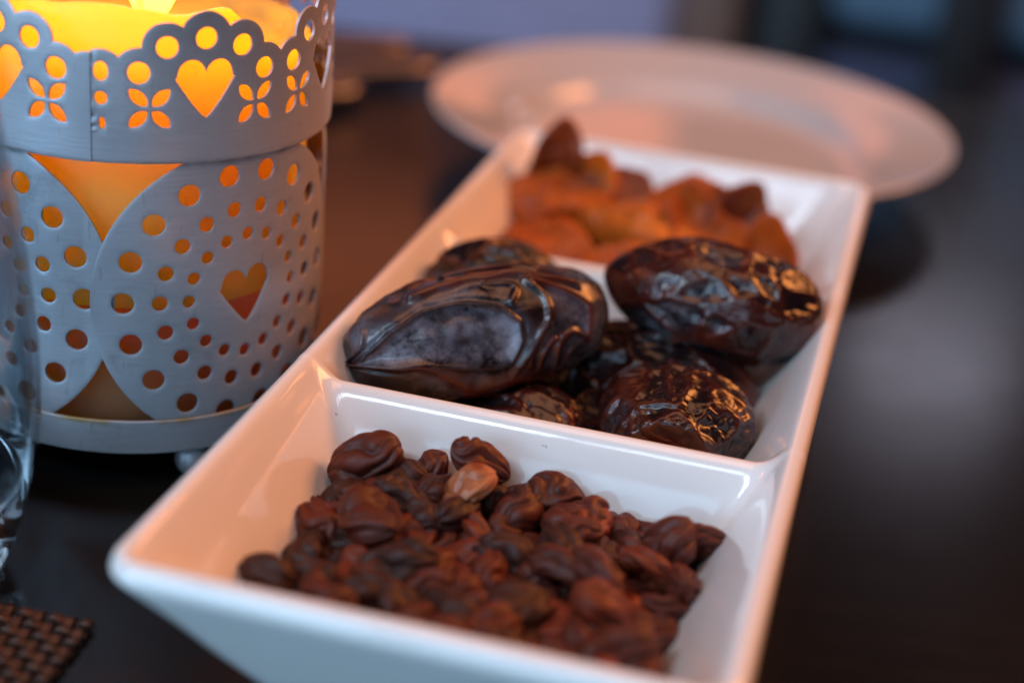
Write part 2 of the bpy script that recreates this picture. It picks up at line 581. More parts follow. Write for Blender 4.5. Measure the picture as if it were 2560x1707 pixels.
def build_tray():
    root = empty('serving_tray', (0, 0, 0))
    tag(root, 'white glazed ceramic tray with three compartments of dried fruit', 'tray')
    B = rr_boundary(0, RIMR)
    nb = len(B); nt_ = 112
    S = np.stack([np.full(nb, W / 2), np.clip(B[:, 1], W / 2, L - W / 2)], 1)
    T = np.linspace(1, 0, nt_) ** 1.0
    V = []
    for t in T:
        P = S + (B - S) * t
        z, _, _ = tray_z(P[:, 0], P[:, 1])
        V.append(np.column_stack([P, z]))
    V = np.concatenate(V)
    ft = grid_faces(nt_, nb)
    # outer wall and underside
    out = []
    prof = [(0.0, H - 0.0030), (0.0006, H - 0.0042), (0.0018, H - 0.0062), (0.0045, 0.0215), (0.0085, 0.0145), (0.0125, 0.0080), (0.0155, 0.0030), (0.0168, 0.0008), (0.0185, 0.0), (0.0215, 0.0), (0.0230, 0.0012), (0.040, 0.0012), (0.0465, 0.0012)]
    for ins, z in prof:
        out.append(np.column_stack([rr_boundary(ins, min(RIMR + ins * 0.42, (W / 2 - ins) * 0.9)), np.full(nb, z)]))
    off = len(V)
    V = np.concatenate([V] + out)
    K = len(prof)
    fo = []
    for j in range(nb):
        fo.append((j, off + j, off + (j + 1) % nb, (j + 1) % nb))
    for i in range(K - 1):
        for j in range(nb):
            a, b = off + i * nb + j, off + i * nb + (j + 1) % nb
            fo.append((a, a + nb, b + nb, b))
    # drop the doubled skeleton row's degenerate last ring by welding left and right later
    faces = [tuple(reversed(f)) for f in ft] if False else ft
    full = bpy.data.meshes.new('tmp')
    bm = bmesh.new()
    vs = [bm.verts.new(v) for v in V]
    for f in faces + fo:
        try: bm.faces.new([vs[i] for i in f])
        except ValueError: pass
    bmesh.ops.remove_doubles(bm, verts=bm.verts, dist=1e-6)
    bmesh.ops.dissolve_degenerate(bm, edges=bm.edges, dist=1e-7)
    bmesh.ops.recalc_face_normals(bm, faces=bm.faces)
    bm.verts.ensure_lookup_table(); bm.normal_update()
    co = np.array([v.co[:] for v in bm.verts]); no = np.array([v.normal[:] for v in bm.verts])
    polys = [[v.index for v in f.verts] for f in bm.faces]
    bm.verts.index_update()
    polys = [[v.index for v in f.verts] for f in bm.faces]
    fn = np.array([f.normal[:] for f in bm.faces]); fc = np.array([f.calc_center_median()[:] for f in bm.faces])
    bm.free()
    z, zw, zd = tray_z(fc[:, 0], fc[:, 1])
    is_div = (zd > zw) & (zd > FLOOR_Z + 0.001) & (fc[:, 2] > FLOOR_Z) & (np.abs(fc[:, 2] - z) < 0.0006)
    which = np.where(is_div, 1 + (fc[:, 1] > L / 2), 0)
    for w, nm in ((0, 'tray_body'), (1, 'divider'), (2, 'divider')):
        sel = [polys[i] for i in np.nonzero(which == w)[0]]
        used = np.unique(np.concatenate([np.array(p) for p in sel]))
        mp = -np.ones(len(co), int); mp[used] = np.arange(len(used))
        me = mesh_data(nm, co[used], [[mp[i] for i in p] for p in sel], M_TRAY)
        me.normals_split_custom_set_from_vertices([tuple(n) for n in no[used]])
        link(bpy.data.objects.new(nm, me), root)
    return root


build_tray()


# ------------------------------------------------------------------ pierced tin lantern
LX, LY = -0.045404, 0.107752
RBODY, RBAND = 0.03692, 0.03745


def march(s, z, F):
    """polygons of F>0 on the grid s x z, edges cut by linear interpolation -> verts (s,z), faces"""
    ns, nz = F.shape
    inside = F > 0
    vid = -np.ones((ns, nz), int)
    ii = np.argwhere(inside)
    vid[inside] = np.arange(len(ii))
    verts = [np.column_stack([s[ii[:, 0]], z[ii[:, 1]]])]
    n0 = len(ii)
    def cross(axis):
        nonlocal n0
        a, b = (F[:-1, :], F[1:, :]) if axis == 0 else (F[:, :-1], F[:, 1:])
        m = (a > 0) != (b > 0)
        e = -np.ones(a.shape, int)
        idx = np.argwhere(m)
        t = a[m] / (a[m] - b[m])
        t = np.clip(t, 0.02, 0.98)
        if axis == 0:
            p = np.column_stack([s[idx[:, 0]] + t * (s[idx[:, 0] + 1] - s[idx[:, 0]]), z[idx[:, 1]]])
        else:
            p = np.column_stack([s[idx[:, 0]], z[idx[:, 1]] + t * (z[idx[:, 1] + 1] - z[idx[:, 1]])])
        e[m] = np.arange(n0, n0 + len(idx)); n0 += len(idx)
        verts.append(p)
        return e
    eh = cross(0); ev = cross(1)
    c = inside[:-1, :-1].astype(int) + inside[1:, :-1] + inside[1:, 1:] + inside[:-1, 1:]
    faces = []
    fi = np.argwhere(c == 4)
    q = np.column_stack([vid[fi[:, 0], fi[:, 1]], vid[fi[:, 0] + 1, fi[:, 1]], vid[fi[:, 0] + 1, fi[:, 1] + 1], vid[fi[:, 0], fi[:, 1] + 1]])
    faces += [tuple(r) for r in q.tolist()]
    for i, j in np.argwhere((c > 0) & (c < 4)):
        ring = [(vid[i, j], eh[i, j]), (vid[i + 1, j], ev[i + 1, j]), (vid[i + 1, j + 1], eh[i, j + 1]), (vid[i, j + 1], ev[i, j])]
        poly = []
        for v, e in ring:
            if v >= 0: poly.append(int(v))
            if e >= 0: poly.append(int(e))
        if len(poly) >= 3: faces.append(tuple(poly))
    return np.concatenate(verts), faces, np.concatenate([F[inside], np.zeros(n0 - len(ii))])


def sheet_obj(name, V2, faces, FV, rad, thick, mat, parent):
    """bend a flat (angle, z) sheet round the lantern and give it its thickness"""
    th, z = V2[:, 0], V2[:, 1]
    r = rad(th, z) - 0.00009 * np.exp(-np.clip(FV, 0, None) / 0.00026)      # punched edges roll inwards a little
    o = np.column_stack([r * np.cos(th), r * np.sin(th), z])
    i = np.column_stack([(r - thick) * np.cos(th), (r - thick) * np.sin(th), z])
    n = len(o)
    from collections import Counter
    cnt = {}
    for f in faces:
        for a, b in zip(f, f[1:] + f[:1]):
            if (b, a) in cnt: del cnt[(b, a)]
            else: cnt[(a, b)] = 1
    allf = list(faces) + [tuple(n + k for k in reversed(f)) for f in faces]
    allf += [(b, a, n + a, n + b) for a, b in cnt]
    ob = mobj(name, np.concatenate([o, i]), allf, mat, parent)
    me = ob.data
    me.materials.append(M_TIN_IN)
    me.polygons.foreach_set('material_index', [0] * len(faces) + [1] * len(faces) + [0] * len(cnt))
    sharp = me.attributes.new('sharp_edge', 'BOOLEAN', 'EDGE')
    border = {(min(a, b), max(a, b)) for a, b in cnt} | {(min(a, b) + n, max(a, b) + n) for a, b in cnt}
    ed = np.zeros(len(me.edges) * 2, int); me.edges.foreach_get('vertices', ed); ed = ed.reshape(-1, 2)
    sharp.data.foreach_set('value', [(min(a, b), max(a, b)) in border for a, b in ed.tolist()])
    return ob


def circ(S, Z, cs, cz, r, ry=None):
    if ry is None: return np.hypot(S - cs, Z - cz) - r
    return (np.hypot((S - cs) / r, (Z - cz) / ry) - 1) * min(r, ry)


def heart(S, Z, cs, cz, w, h, rot=0.0):
    """signed distance-like heart; cz is the mid height, negative inside"""
    c, s_ = math.cos(rot), math.sin(rot)
    x = ((S - cs) * c + (Z - cz) * s_) / w; y = (-(S - cs) * s_ + (Z - cz) * c) / h
    x = np.abs(x) * 2
    # two lobes and a wedge to the tip, in a unit frame (x half width 1, y -0.5..0.5)
    lobe = np.hypot(x - 0.50, (y - 0.22) * 2 * 0.92) - 0.515
    # straight-ish flank, slightly bowed, from the tip to the widest point
    fl = (x - 1.06 * np.power(np.clip((y + 0.5) / 0.66, 0, None), 0.80)) * 0.75
    wedge = np.maximum(fl, np.maximum(y - 0.20, -0.5 - y))
    notch = (y - (0.20 + 0.62 * x))
    d = np.minimum(lobe, wedge)
    d = np.maximum(d, -(np.maximum(x - 0.3, -(notch + 0.0)) + 0) * -1 if False else d)
    return d * w * 0.5


def petal(S, Z, cs, cz, ang, ln, wd):
    """pointed leaf: overlap of two circles"""
    c, s_ = math.cos(ang), math.sin(ang)
    u = (S - cs) * c + (Z - cz) * s_; v = -(S - cs) * s_ + (Z - cz) * c
    hl, hw = ln / 2, wd / 2
    R = (hl * hl + hw * hw) / (2 * hw)
    return np.maximum(np.hypot(u, v - (R - hw)), np.hypot(u, v + (R - hw))) - R


mm = 1e-3


def build_lantern():
    root = empty('candle_lantern', (LX, LY, 0))
    tag(root, 'grey tin candle lantern with pierced hearts and a scalloped crown', 'lantern')
    # --- crown band
    th0, th1 = R_(-77.0), R_(283.0)
    ns = 880
    th = np.linspace(th0, th1, ns)
    z = np.arange(64.9, 94.2, 0.24) * mm
    Tn, Z = np.meshgrid(th, z, indexing='ij')
    S = Tn * RBAND
    zb = 65.3 * mm
    F = np.minimum(Z - zb, 83.2 * mm - Z)       # plain strip
    hearts = [-45.9, 2.2] + [2.2 + 50.6 * k for k in range(1, 6)]
    holes = []
    for hc in hearts:
        c = R_(hc) * RBAND
        for ds, zc, r in ((0, 88.3, 4.65), (-7.05, 86.5, 4.5), (7.05, 86.5, 4.5), (-12.0, 81.9, 4.45), (12.0, 81.9, 4.45)):
            F = np.maximum(F, np.minimum(-circ(S, Z, c + ds * mm, zc * mm, r * mm), Z - zb))
        F = np.maximum(F, np.minimum(np.minimum(8 * mm - np.abs(S - c), 89 * mm - Z), Z - zb))
        for ds, zc in ((0, 88.1), (-7.05, 86.55), (7.05, 86.45), (-12.0, 81.95), (12.0, 81.75)):
            holes.append(circ(S, Z, c + ds * mm, zc * mm, 1.98 * mm))
        holes.append(heart(S, Z, c, 78.95 * mm, 10.3 * mm, 10.6 * mm))
        for px in (-10.1, 10.1):
            for sx in (-1, 1):
                for sz in (-1, 1):
                    holes.append(petal(S, Z, c + (px + sx * 2.0) * mm, (75.55 + sz * 1.95) * mm, math.atan2(sz * 0.95, sx), 4.4 * mm, 2.35 * mm))
    # the odd lobe at the lap joint, with the cut-off holes of the overlapping end
    c = R_(-74.3) * RBAND
    F = np.maximum(F, np.minimum(-circ(S, Z, c, 81.6 * mm, 4.3 * mm), Z - zb))
    holes += [circ(S, Z, c, 82.0 * mm, 1.30 * mm, 1.75 * mm), circ(S, Z, c, 77.2 * mm, 1.15 * mm, 1.2 * mm), circ(S, Z, c + 0.2 * mm, 72.6 * mm, 0.6 * mm, 1.15 * mm)]
    c2 = R_(282.0) * RBAND
    F = np.maximum(F, np.minimum(-circ(S, Z, c2, 81.4 * mm, 3.9 * mm), Z - zb))
    for h in holes: F = np.minimum(F, h)
    V2, faces, FV = march(th, z, F)
    def rb(t, zz):
        lap = np.clip((t - R_(270)) / R_(13), 0, 1)
        return RBAND + 0.00022 * lap + 0.00016 * np.exp(-((t - R_(-76.5)) / R_(0.8)) ** 2) * np.sin(zz * 1900 + 3 * np.sin(zz * 700)) * (np.sin(zz * 520 + 1) > 0.2) + 0.00012 * np.sin(t * 3 + 1) + 0.00010 * np.sin(zz * 260 + t * 5)
    sheet_obj('crown_band', V2, faces, FV, rb, 0.55 * mm, M_TIN, root)
    # --- pierced panel of four linked discs
    th0, th1 = R_(-78.2), R_(288.8)
    th = np.linspace(th0, th1, 900)
    z = np.arange(11.0, 67.6, 0.27) * mm
    Tn, Z = np.meshgrid(th, z, indexing='ij')
    S = Tn * RBODY
    F = np.full_like(S, -1.0)
    holes = []
    for k, dc in enumerate((-31.3, 60.0, 151.2, 242.2)):
        c = R_(dc) * RBODY
        zc = 38.0 * mm
        F = np.maximum(F, -circ(S, Z, c, zc, 30.1 * mm))
        for R0, n, r in ((24.2, 18, 2.1), (17.4, 18, 1.5), (12.0, 16, 1.24)):
            for q in range(n):
                a = 2 * math.pi * q / n
                holes.append(circ(S, Z, c + R0 * mm * math.cos(a), zc + R0 * mm * math.sin(a), r * mm))
        holes.append(heart(S, Z, c, 37.6 * mm, 10.6 * mm, 11.4 * mm, R_(4)))
    # hidden tabs behind the band and the base ring keep the sheet together
    F = np.maximum(F, np.minimum(Z - 65.9 * mm, 67.4 * mm - Z))
    F = np.maximum(F, np.minimum(Z - 11.2 * mm, 13.0 * mm - Z))
    for h in holes: F = np.minimum(F, h)
    V2, faces, FV = march(th, z, F)
    def rp(t, zz):
        under = np.clip((t - R_(270)) / R_(10), 0, 1)
        return RBODY - 0.0008 * under + 0.00035 * np.exp(-np.clip(t - R_(-78.2), 0, None) / R_(1.2)) + 0.00012 * np.sin(t * 4) + 0.0001 * np.sin(zz * 200 + 2 * t)
    sheet_obj('pierced_panel', V2, faces, FV, rp, 0.5 * mm, M_TIN, root)
    # --- base ring, floor plate, ball feet
    Ro = 0.03722
    rp_ = [(Ro - 0.0004, 0.0138), (Ro - 0.00005, 0.01375), (Ro, 0.0136), (Ro, 0.0134), (Ro, 0.0072), (Ro, 0.0070), (Ro - 0.00005, 0.0069), (Ro - 0.0003, 0.0068), (Ro - 0.0010, 0.0068), (Ro - 0.0011, 0.0070), (Ro - 0.0011, 0.0136)]
    n = 160
    v, f = lathe(rp_, n)
    last = len(rp_) - 1
    f += [(last * n + j, last * n + (j + 1) % n, (j + 1) % n, j) for j in range(n)]
    mobj('base_ring', v, f, M_TIN, root)
    v, f = lathe([(0.0005, 0.0082), (Ro - 0.0015, 0.0082), (Ro - 0.0015, 0.0074), (0.0005, 0.0074)], 96, True, True)
    mobj('floor_plate', v, f, M_TIN, root, smooth=False)
    fv, ff = lathe(spline([(0.0004, 0.0), (0.0022, 0.0006), (0.0032, 0.0028), (0.0027, 0.0052), (0.0014, 0.0068), (0.0013, 0.0074)], 4), 24, True, True)
    fm = mesh_data('foot', fv, ff, M_TIN)
    for a in (-47, 43, 133, 223):
        o = link(bpy.data.objects.new('foot', fm), root)
        o.location = (0.0335 * math.cos(R_(a)), 0.0335 * math.sin(R_(a)), 0)


build_lantern()


# ------------------------------------------------------------------ candle inside the lantern
PED = 0.0083


def build_candle():
    root = empty('pillar_candle', (LX, LY, PED))
    tag(root, 'orange glowing pillar candle burning inside the tin lantern', 'candle')
    z0 = PED
    n = 128
    t = np.arange(n) * 2 * np.pi / n
    ang = np.degrees((t + np.pi) % (2 * np.pi) - np.pi)
    # rim height: high on the camera side, melted down on the right
    rim = np.interp(ang, [-180, -120, -93, -72, -67, -53, -34.5, -30, -23.5, -12.6, 15, 60, 110, 180], [92.5, 92.8, 92.2, 92.5, 91.7, 91.3, 91.7, 89.6, 86.2, 83.0, 81.8, 82.5, 86, 92.0]) * mm
    rim += 0.0003 * np.sin(t * 9) + 0.0002 * np.sin(t * 17 + 1)
    pf = 0.0775 - PED
    prof = [(0.0, 0.0, 0), (0.0318, 0.0002, 0), (0.0328, 0.0012, 0), (0.0330, 0.02, 0), (0.0330, 0.04, 0), (0.0330, 0.058, 0), (0.0330, -0.004, 1), (0.0329, -0.0015, 1), (0.0323, -0.0002, 1), (0.0314, 0.0, 1), (0.0306, -0.0012, 1), (0.0300, -0.004, 1), (0.0285, pf + 0.003, 0), (0.0250, pf + 0.001, 0), (0.010, pf, 0), (0.0006, pf, 0)]
    V = []
    for r, zz, m in prof[1:]:
        zv = (rim - z0 + zz) if m else np.full(n, zz)
        if zz > 0.05 and not m: zv = np.minimum(zv, rim - z0 - 0.0045)
        rv = r + 0.0003 * np.sin(t * 3 + zz * 60) + 0.0002 * np.sin(t * 7 - zz * 150)
        V += list(np.column_stack([rv * np.cos(t), rv * np.sin(t), zv]))
    K = len(prof) - 1
    f = grid_faces(K, n)
    f.append(tuple(range(n - 1, -1, -1))); f.append(tuple(range((K - 1) * n, K * n)))
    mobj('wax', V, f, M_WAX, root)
    v, f = lathe([(0.0006, 0.0), (0.0008, 0.004), (0.0007, 0.008), (0.0004, 0.0095)], 10, True, True)
    wick_o = o = mobj('wick', v, f, M_WICK, root)
    o.location = (0, 0, pf + 0.0002)
    v, f = lathe(spline([(0.0006, 0.0), (0.0034, 0.003), (0.0056, 0.009), (0.0060, 0.016), (0.0049, 0.026), (0.0028, 0.036), (0.0004, 0.045)], 6), 32, True, True)
    v = [(p[0] + 0.0025 * (p[2] / 0.045) ** 2, p[1], p[2]) for p in v]
    o = mobj('flame', v, f, M_FLAME, wick_o)
    o.location = (0.0025, 0, 0.0038)
    d = bpy.data.lights.new('candle_light', 'POINT')
    d.energy = 0.075; d.color = (1.0, 0.045, 0.0015); d.shadow_soft_size = 0.008
    lo = link(bpy.data.objects.new('candle_light', d))
    lo.location = (LX + 0.003, LY, 0.102)


build_candle()


# ------------------------------------------------------------------ dates
def date_mesh(name, seed, ln, w, h, cells=46, ridge=0.75, right_bias=0.0, calyx=False, flat=0.9, nu=190, nv=150, bloom=0.5, relief=None, ph0=0.0, taper=0.46, lean=0.10):
    rng = np.random.default_rng(seed)
    u = np.linspace(0.0, 1.0, nu)
    ue = 0.5 - 0.5 * np.cos(np.pi * u)                 # denser at the ends
    prof = np.power(np.clip(4 * ue * (1 - ue), 0, 1), taper) * (1 + lean * (ue - 0.5))
    ph = np.arange(nv) * 2 * np.pi / nv
    X = (ue[:, None] - 0.5) * np.ones(nv)[None, :]
    Yc = prof[:, None] * np.cos(ph)[None, :] * 0.5
    Zc = prof[:, None] * np.sin(ph)[None, :] * 0.5
    P = np.column_stack([(X * ln).ravel(), (Yc * w).ravel(), (Zc * h).ravel()])
    nrm = np.column_stack([(X * 2 / ln).ravel(), (Yc * 2 / w).ravel(), (Zc * 2 / h).ravel()])
    nrm /= np.linalg.norm(nrm, axis=1)[:, None] + 1e-12
    # warp the space, then cut the skin into plates
    Q = P * 1000
    Wp = np.column_stack([snoise(Q, seed * 7 + k, 0.22, 2) for k in range(3)]) * np.array([2.8, 1.9, 1.9])
    Qs = (Q + Wp) * np.array([0.52, 1.0, 1.0])
    a = rng.uniform(0, 2 * np.pi, cells)
    xs = rng.uniform(-0.5, 0.5, cells)
    if right_bias: xs = np.sign(xs) * np.abs(xs); xs = 0.5 - np.power(rng.uniform(0, 1, cells), 1 + right_bias)
    rr = np.power(np.clip(1 - (2 * xs) ** 2, 0.02, 1), 0.44) * 0.5
    C = np.column_stack([xs * ln * 1000 * 0.52, np.cos(a) * rr * w * 1000, np.sin(a) * rr * h * 1000])
    D = np.sqrt(((Qs[:, None, :] - C[None]) ** 2).sum(2))
    D.sort(axis=1)
    e = D[:, 1] - D[:, 0]
    cr = np.exp(-(e / 0.85) ** 2)                       # thin raised folds
    plate = 1 - np.exp(-(e / 3.2) ** 2)
    lump = snoise(Q, seed + 11, 0.16, 2)
    wr = np.abs(snoise(Q * np.array([0.45, 1.2, 1.2]), seed + 21, 0.75, 2))
    wr2 = np.abs(snoise(Q * np.array([0.6, 1.1, 1.1]), seed + 27, 1.15, 2))
    fine = snoise(Q, seed + 31, 1.6, 2) - 5.0 * np.exp(-(wr2 / 0.15) ** 2)
    amp = np.clip(prof, 0.25, 1)[:, None] * np.ones(nv)[None, :]
    amp = amp.ravel()
    disp = (ridge * cr - flat * plate + 1.1 * lump - 0.55 * np.exp(-(wr / 0.16) ** 2) * (1 - cr) * 0.9 + 0.05 * fine) * amp * 1e-3
    if calyx:                                           # torn-off stem end: a sunken glossy crater
        xr = np.clip((Q[:, 0] / (ln * 1000) + 0.5), 0, 1)
        rad = np.hypot(Q[:, 1] / (w * 500), Q[:, 2] / (h * 500))
        disp += -2.6e-3 * np.exp(-(rad / 0.26) ** 2) * (xr > 0.5)
        disp += 1.1e-3 * np.exp(-((rad - 0.46) / 0.12) ** 2) * (xr > 0.5)
        disp += 0.55e-3 * snoise(Q, seed + 41, 0.9, 3) * np.exp(-(rad / 0.75) ** 2) * (xr > 0.5)
    if relief:
        rd, rred, rbloom_sheen, damp = relief(Q, ln * 1000, w * 500, h * 500, ph0, nu, nv, ph)
        disp = disp * damp + rd * 1e-3
    P = P + nrm * disp[:, None]
    me = mesh_data(name, P, grid_faces(nu, nv), M_DATE)
    red = np.clip(np.exp(-(e / 1.25) ** 2) * (0.55 + 0.7 * (snoise(Q, seed + 51, 0.2, 2) > -0.15)), 0, 1)
    if calyx: red = np.clip(0.5 * red + 0.75 * np.exp(-(np.hypot(Q[:, 1] / (w * 500), Q[:, 2] / (h * 500)) / 0.40) ** 2) * (Q[:, 0] > 0), 0, 1)
    blm = np.clip(plate * (0.5 + 0.9 * snoise(Q, seed + 61, 0.12, 2)) * bloom * 1.6, 0, 1)
    if relief:
        red = np.clip(red * damp + rred, 0, 1)
        blm = np.clip(blm * damp * 0.6 + rbloom_sheen, 0, 1)
    add_attr(me, 'ridge', red)
    add_attr(me, 'bloom', blm)
    return me


# folds of the glossy front date, as lines over its showing side: s along it (0..1), t across (-1 bottom .. 1 top)
FOLDS = [   # points, height mm, width mm, redness
    ([(0.00, 0.22), (0.27, 0.55), (0.50, 0.92), (0.68, 0.93), (0.80, 1.02)], 0.75, 0.9, 1.0),
    ([(0.34, -0.72), (0.50, -0.72), (0.69, -0.66), (0.79, -0.55), (0.93, -0.30)], 0.95, 0.8, 1.0),
    ([(0.62, 0.92), (0.73, 0.50), (0.79, 0.22), (0.79, -0.20), (0.74, -0.52)], 0.70, 0.7, 0.35),
    ([(0.92, 0.62), (0.94, 0.10), (0.84, -0.32), (0.76, -0.50)], 0.80, 0.8, 1.0),
    ([(0.80, 1.00), (0.81, 0.62), (0.87, 0.50), (0.93, 0.72)], 0.60, 0.6, 0.8),
    ([(0.73, 0.95), (0.75, 0.72), (0.80, 0.55)], 0.45, 0.45, 0.9),
    ([(0.69, 0.85), (0.71, 0.66), (0.75, 0.50)], 0.40, 0.4, 0.8),
    ([(0.84, 0.98), (0.86, 0.78), (0.90, 0.70)], 0.40, 0.45, 0.5),
    ([(0.02, 0.26), (0.07, 0.05), (0.12, -0.18), (0.15, -0.60)], 0.55, 0.6, 0.4),
    ([(0.66, -0.18), (0.70, -0.40), (0.66, -0.52), (0.60, -0.60)], 0.45, 0.5, 0.3),
    ([(0.50, -0.98), (0.66, -0.92), (0.80, -0.72)], 0.55, 0.7, 0.1),
]
PLATE_LINE = [(0.10, 0.34), (0.22, 0.48), (0.36, 0.60), (0.50, 0.70), (0.615, 0.74), (0.66, 0.45), (0.66, 0.15), (0.60, -0.12), (0.50, -0.30), (0.36, -0.38), (0.22, -0.22), (0.13, 0.05), (0.10, 0.34)]


def seg_dist(x, y, pts):
    best = np.full(len(x), 1e9)
    for (ax, ay), (bx, by) in zip(pts[:-1], pts[1:]):
        dx, dy = bx - ax, by - ay
        t = np.clip(((x - ax) * dx + (y - ay) * dy) / (dx * dx + dy * dy + 1e-12), 0, 1)
        best = np.minimum(best, np.hypot(x - ax - t * dx, y - ay - t * dy))
    return best


def in_poly(x, y, pts):
    ins = np.zeros(len(x), bool)
    for (ax, ay), (bx, by) in zip(pts[:-1], pts[1:]):
        c = ((ay > y) != (by > y)) & (x < (bx - ax) * (y - ay) / (by - ay + 1e-12) + ax)
        ins ^= c
    return ins


def front_relief(Q, ln, hw, hh, ph0, nu, nv, ph):
    s = (Q[:, 0] / ln + 0.5) + 0.09
    a = np.tile(ph, nu) - ph0
    front = np.cos(a)
    t = np.sin(a)
    k = 0.5 * (hw + hh)
    wob = snoise(Q, 901, 0.35, 2) * 0.5
    X, Y = s * ln + wob, t * k + snoise(Q, 907, 0.35, 2) * 0.5
    mask = np.clip((front + 0.05) / 0.3, 0, 1)
    mm2 = lambda pts: [(p[0] * ln, p[1] * k) for p in spline(pts, 6)]
    rd = np.zeros(len(Q)); red = np.zeros(len(Q)); near = np.zeros(len(Q))
    for pts, hgt, wid, rr in FOLDS:
        d = seg_dist(X, Y, mm2(pts))
        g = np.exp(-(d / wid) ** 2)
        rd = np.maximum(rd, 1.35 * hgt * g)
        red = np.maximum(red, rr * np.exp(-(d / (wid * 1.3)) ** 2))
    pl = [(p[0] * ln, p[1] * k) for p in PLATE_LINE]
    d = seg_dist(X, Y, pl); ins = in_poly(X, Y, pl)
    rd = np.maximum(rd, 0.70 * np.exp(-(d / 0.42) ** 2))
    inner = np.where(ins, 1 - np.exp(-(d / 1.6) ** 2), 0)
    rd -= 0.85 * inner                                   # the sunken flat plate
    rd -= 0.40 * np.where(ins, 0, np.exp(-((d - 1.4) / 0.8) ** 2))
    rd += 0.22 * snoise(Q, 911, 0.55, 2)
    dark = np.exp(-(((X - 0.45 * ln) / 3.6) ** 2 + ((Y - 0.30 * k) / 1.5) ** 2))  # dark hole painted into the sheen on the flat side
    bloom = np.where(ins, np.clip(d / 1.2, 0, 1), 0) * np.clip(0.62 + 0.55 * (Y / k) + 0.45 * snoise(Q, 913, 0.35, 3), 0, 1.3) * (1 - 0.95 * dark)  # waxy bloom with the window's pale sheen painted in
    bloom = np.maximum(bloom, 0.55 * np.where(ins, 0, np.clip(0.4 + 0.8 * snoise(Q, 915, 0.30, 2), 0, 1)) * (1 - red))
    return rd * mask, red * mask * (1 - np.where(ins, 0.9, 0)), bloom * mask, 1 - mask * 0.92


def put_date(label, a, b, roll, w, h, seed, **kw):
    """a, b: the two ends of the long axis"""
    a, b = Vector(a), Vector(b)
    ax = (b - a)
    ln = ax.length
    x = ax.normalized()
    side = Vector((0, 0, 1)).cross(x).normalized()
    up = x.cross(side)
    c, s = math.cos(roll), math.sin(roll)
    y2 = side * c + up * s; z2 = -side * s + up * c
    mid = (a + b) / 2
    if kw.get('relief'):
        v = CAM_POS - mid                                # which side of the date shows
        kw['ph0'] = math.atan2(v.dot(z2) / h, v.dot(y2) / w) + kw.pop('turn', 0.0)
    o = bpy.data.objects.new('date', date_mesh('date', seed, ln, w, h, **kw))
    o.matrix_world = Matrix(((x.x, y2.x, z2.x, mid.x), (x.y, y2.y, z2.y, mid.y), (x.z, y2.z, z2.z, mid.z), (0, 0, 0, 1)))
    link(o)
    tag(o, label, 'date', 'dates in the middle compartment')
    return o


put_date('glossy dark date in front with pale bloom and painted sheen on its flat side, resting on the near divider', (0.0060, 0.0905, 0.0262), (0.0475, 0.1265, 0.0322), R_(6), 0.0250, 0.0248, 8, cells=26, right_bias=0.55, bloom=1.0, relief=front_relief, turn=-0.22, nu=300, nv=260, taper=0.33)
put_date('large wrinkled dark date at the right back, leaning on the right wall', (0.0455, 0.1385, 0.0352), (0.0915, 0.1430, 0.0300), R_(20), 0.0255, 0.0250, 15, cells=70, bloom=0.45, taper=0.56, lean=0.35, ridge=0.55)
put_date('small reddish date at the right front with its torn stem end showing', (0.0660, 0.1240, 0.0180), (0.0690, 0.0920, 0.0205), R_(0), 0.0300, 0.0215, 23, cells=60, calyx=True, bloom=0.35, ridge=0.45, taper=0.42)
put_date('blurred dark date at the left back, behind the glossy one', (0.0065, 0.1370, 0.0235), (0.0350, 0.1520, 0.0235), R_(40), 0.0230, 0.0240, 31, cells=44, bloom=0.4)
put_date('dark date low in the gap between the glossy date and the reddish one', (0.0150, 0.1090, 0.0130), (0.0520, 0.0990, 0.0130), R_(10), 0.0230, 0.0165, 42, cells=44, bloom=0.3)
put_date('half hidden date at the bottom between the glossy date and the right ones', (0.0340, 0.1020, 0.0105), (0.0600, 0.1320, 0.0105), R_(0), 0.0200, 0.0115, 66, cells=40, bloom=0.2)
put_date('shadowed date lying under the large wrinkled one at the right back', (0.0330, 0.1330, 0.0165), (0.0820, 0.1340, 0.0145), R_(10), 0.0260, 0.0200, 57, cells=44, bloom=0.1)


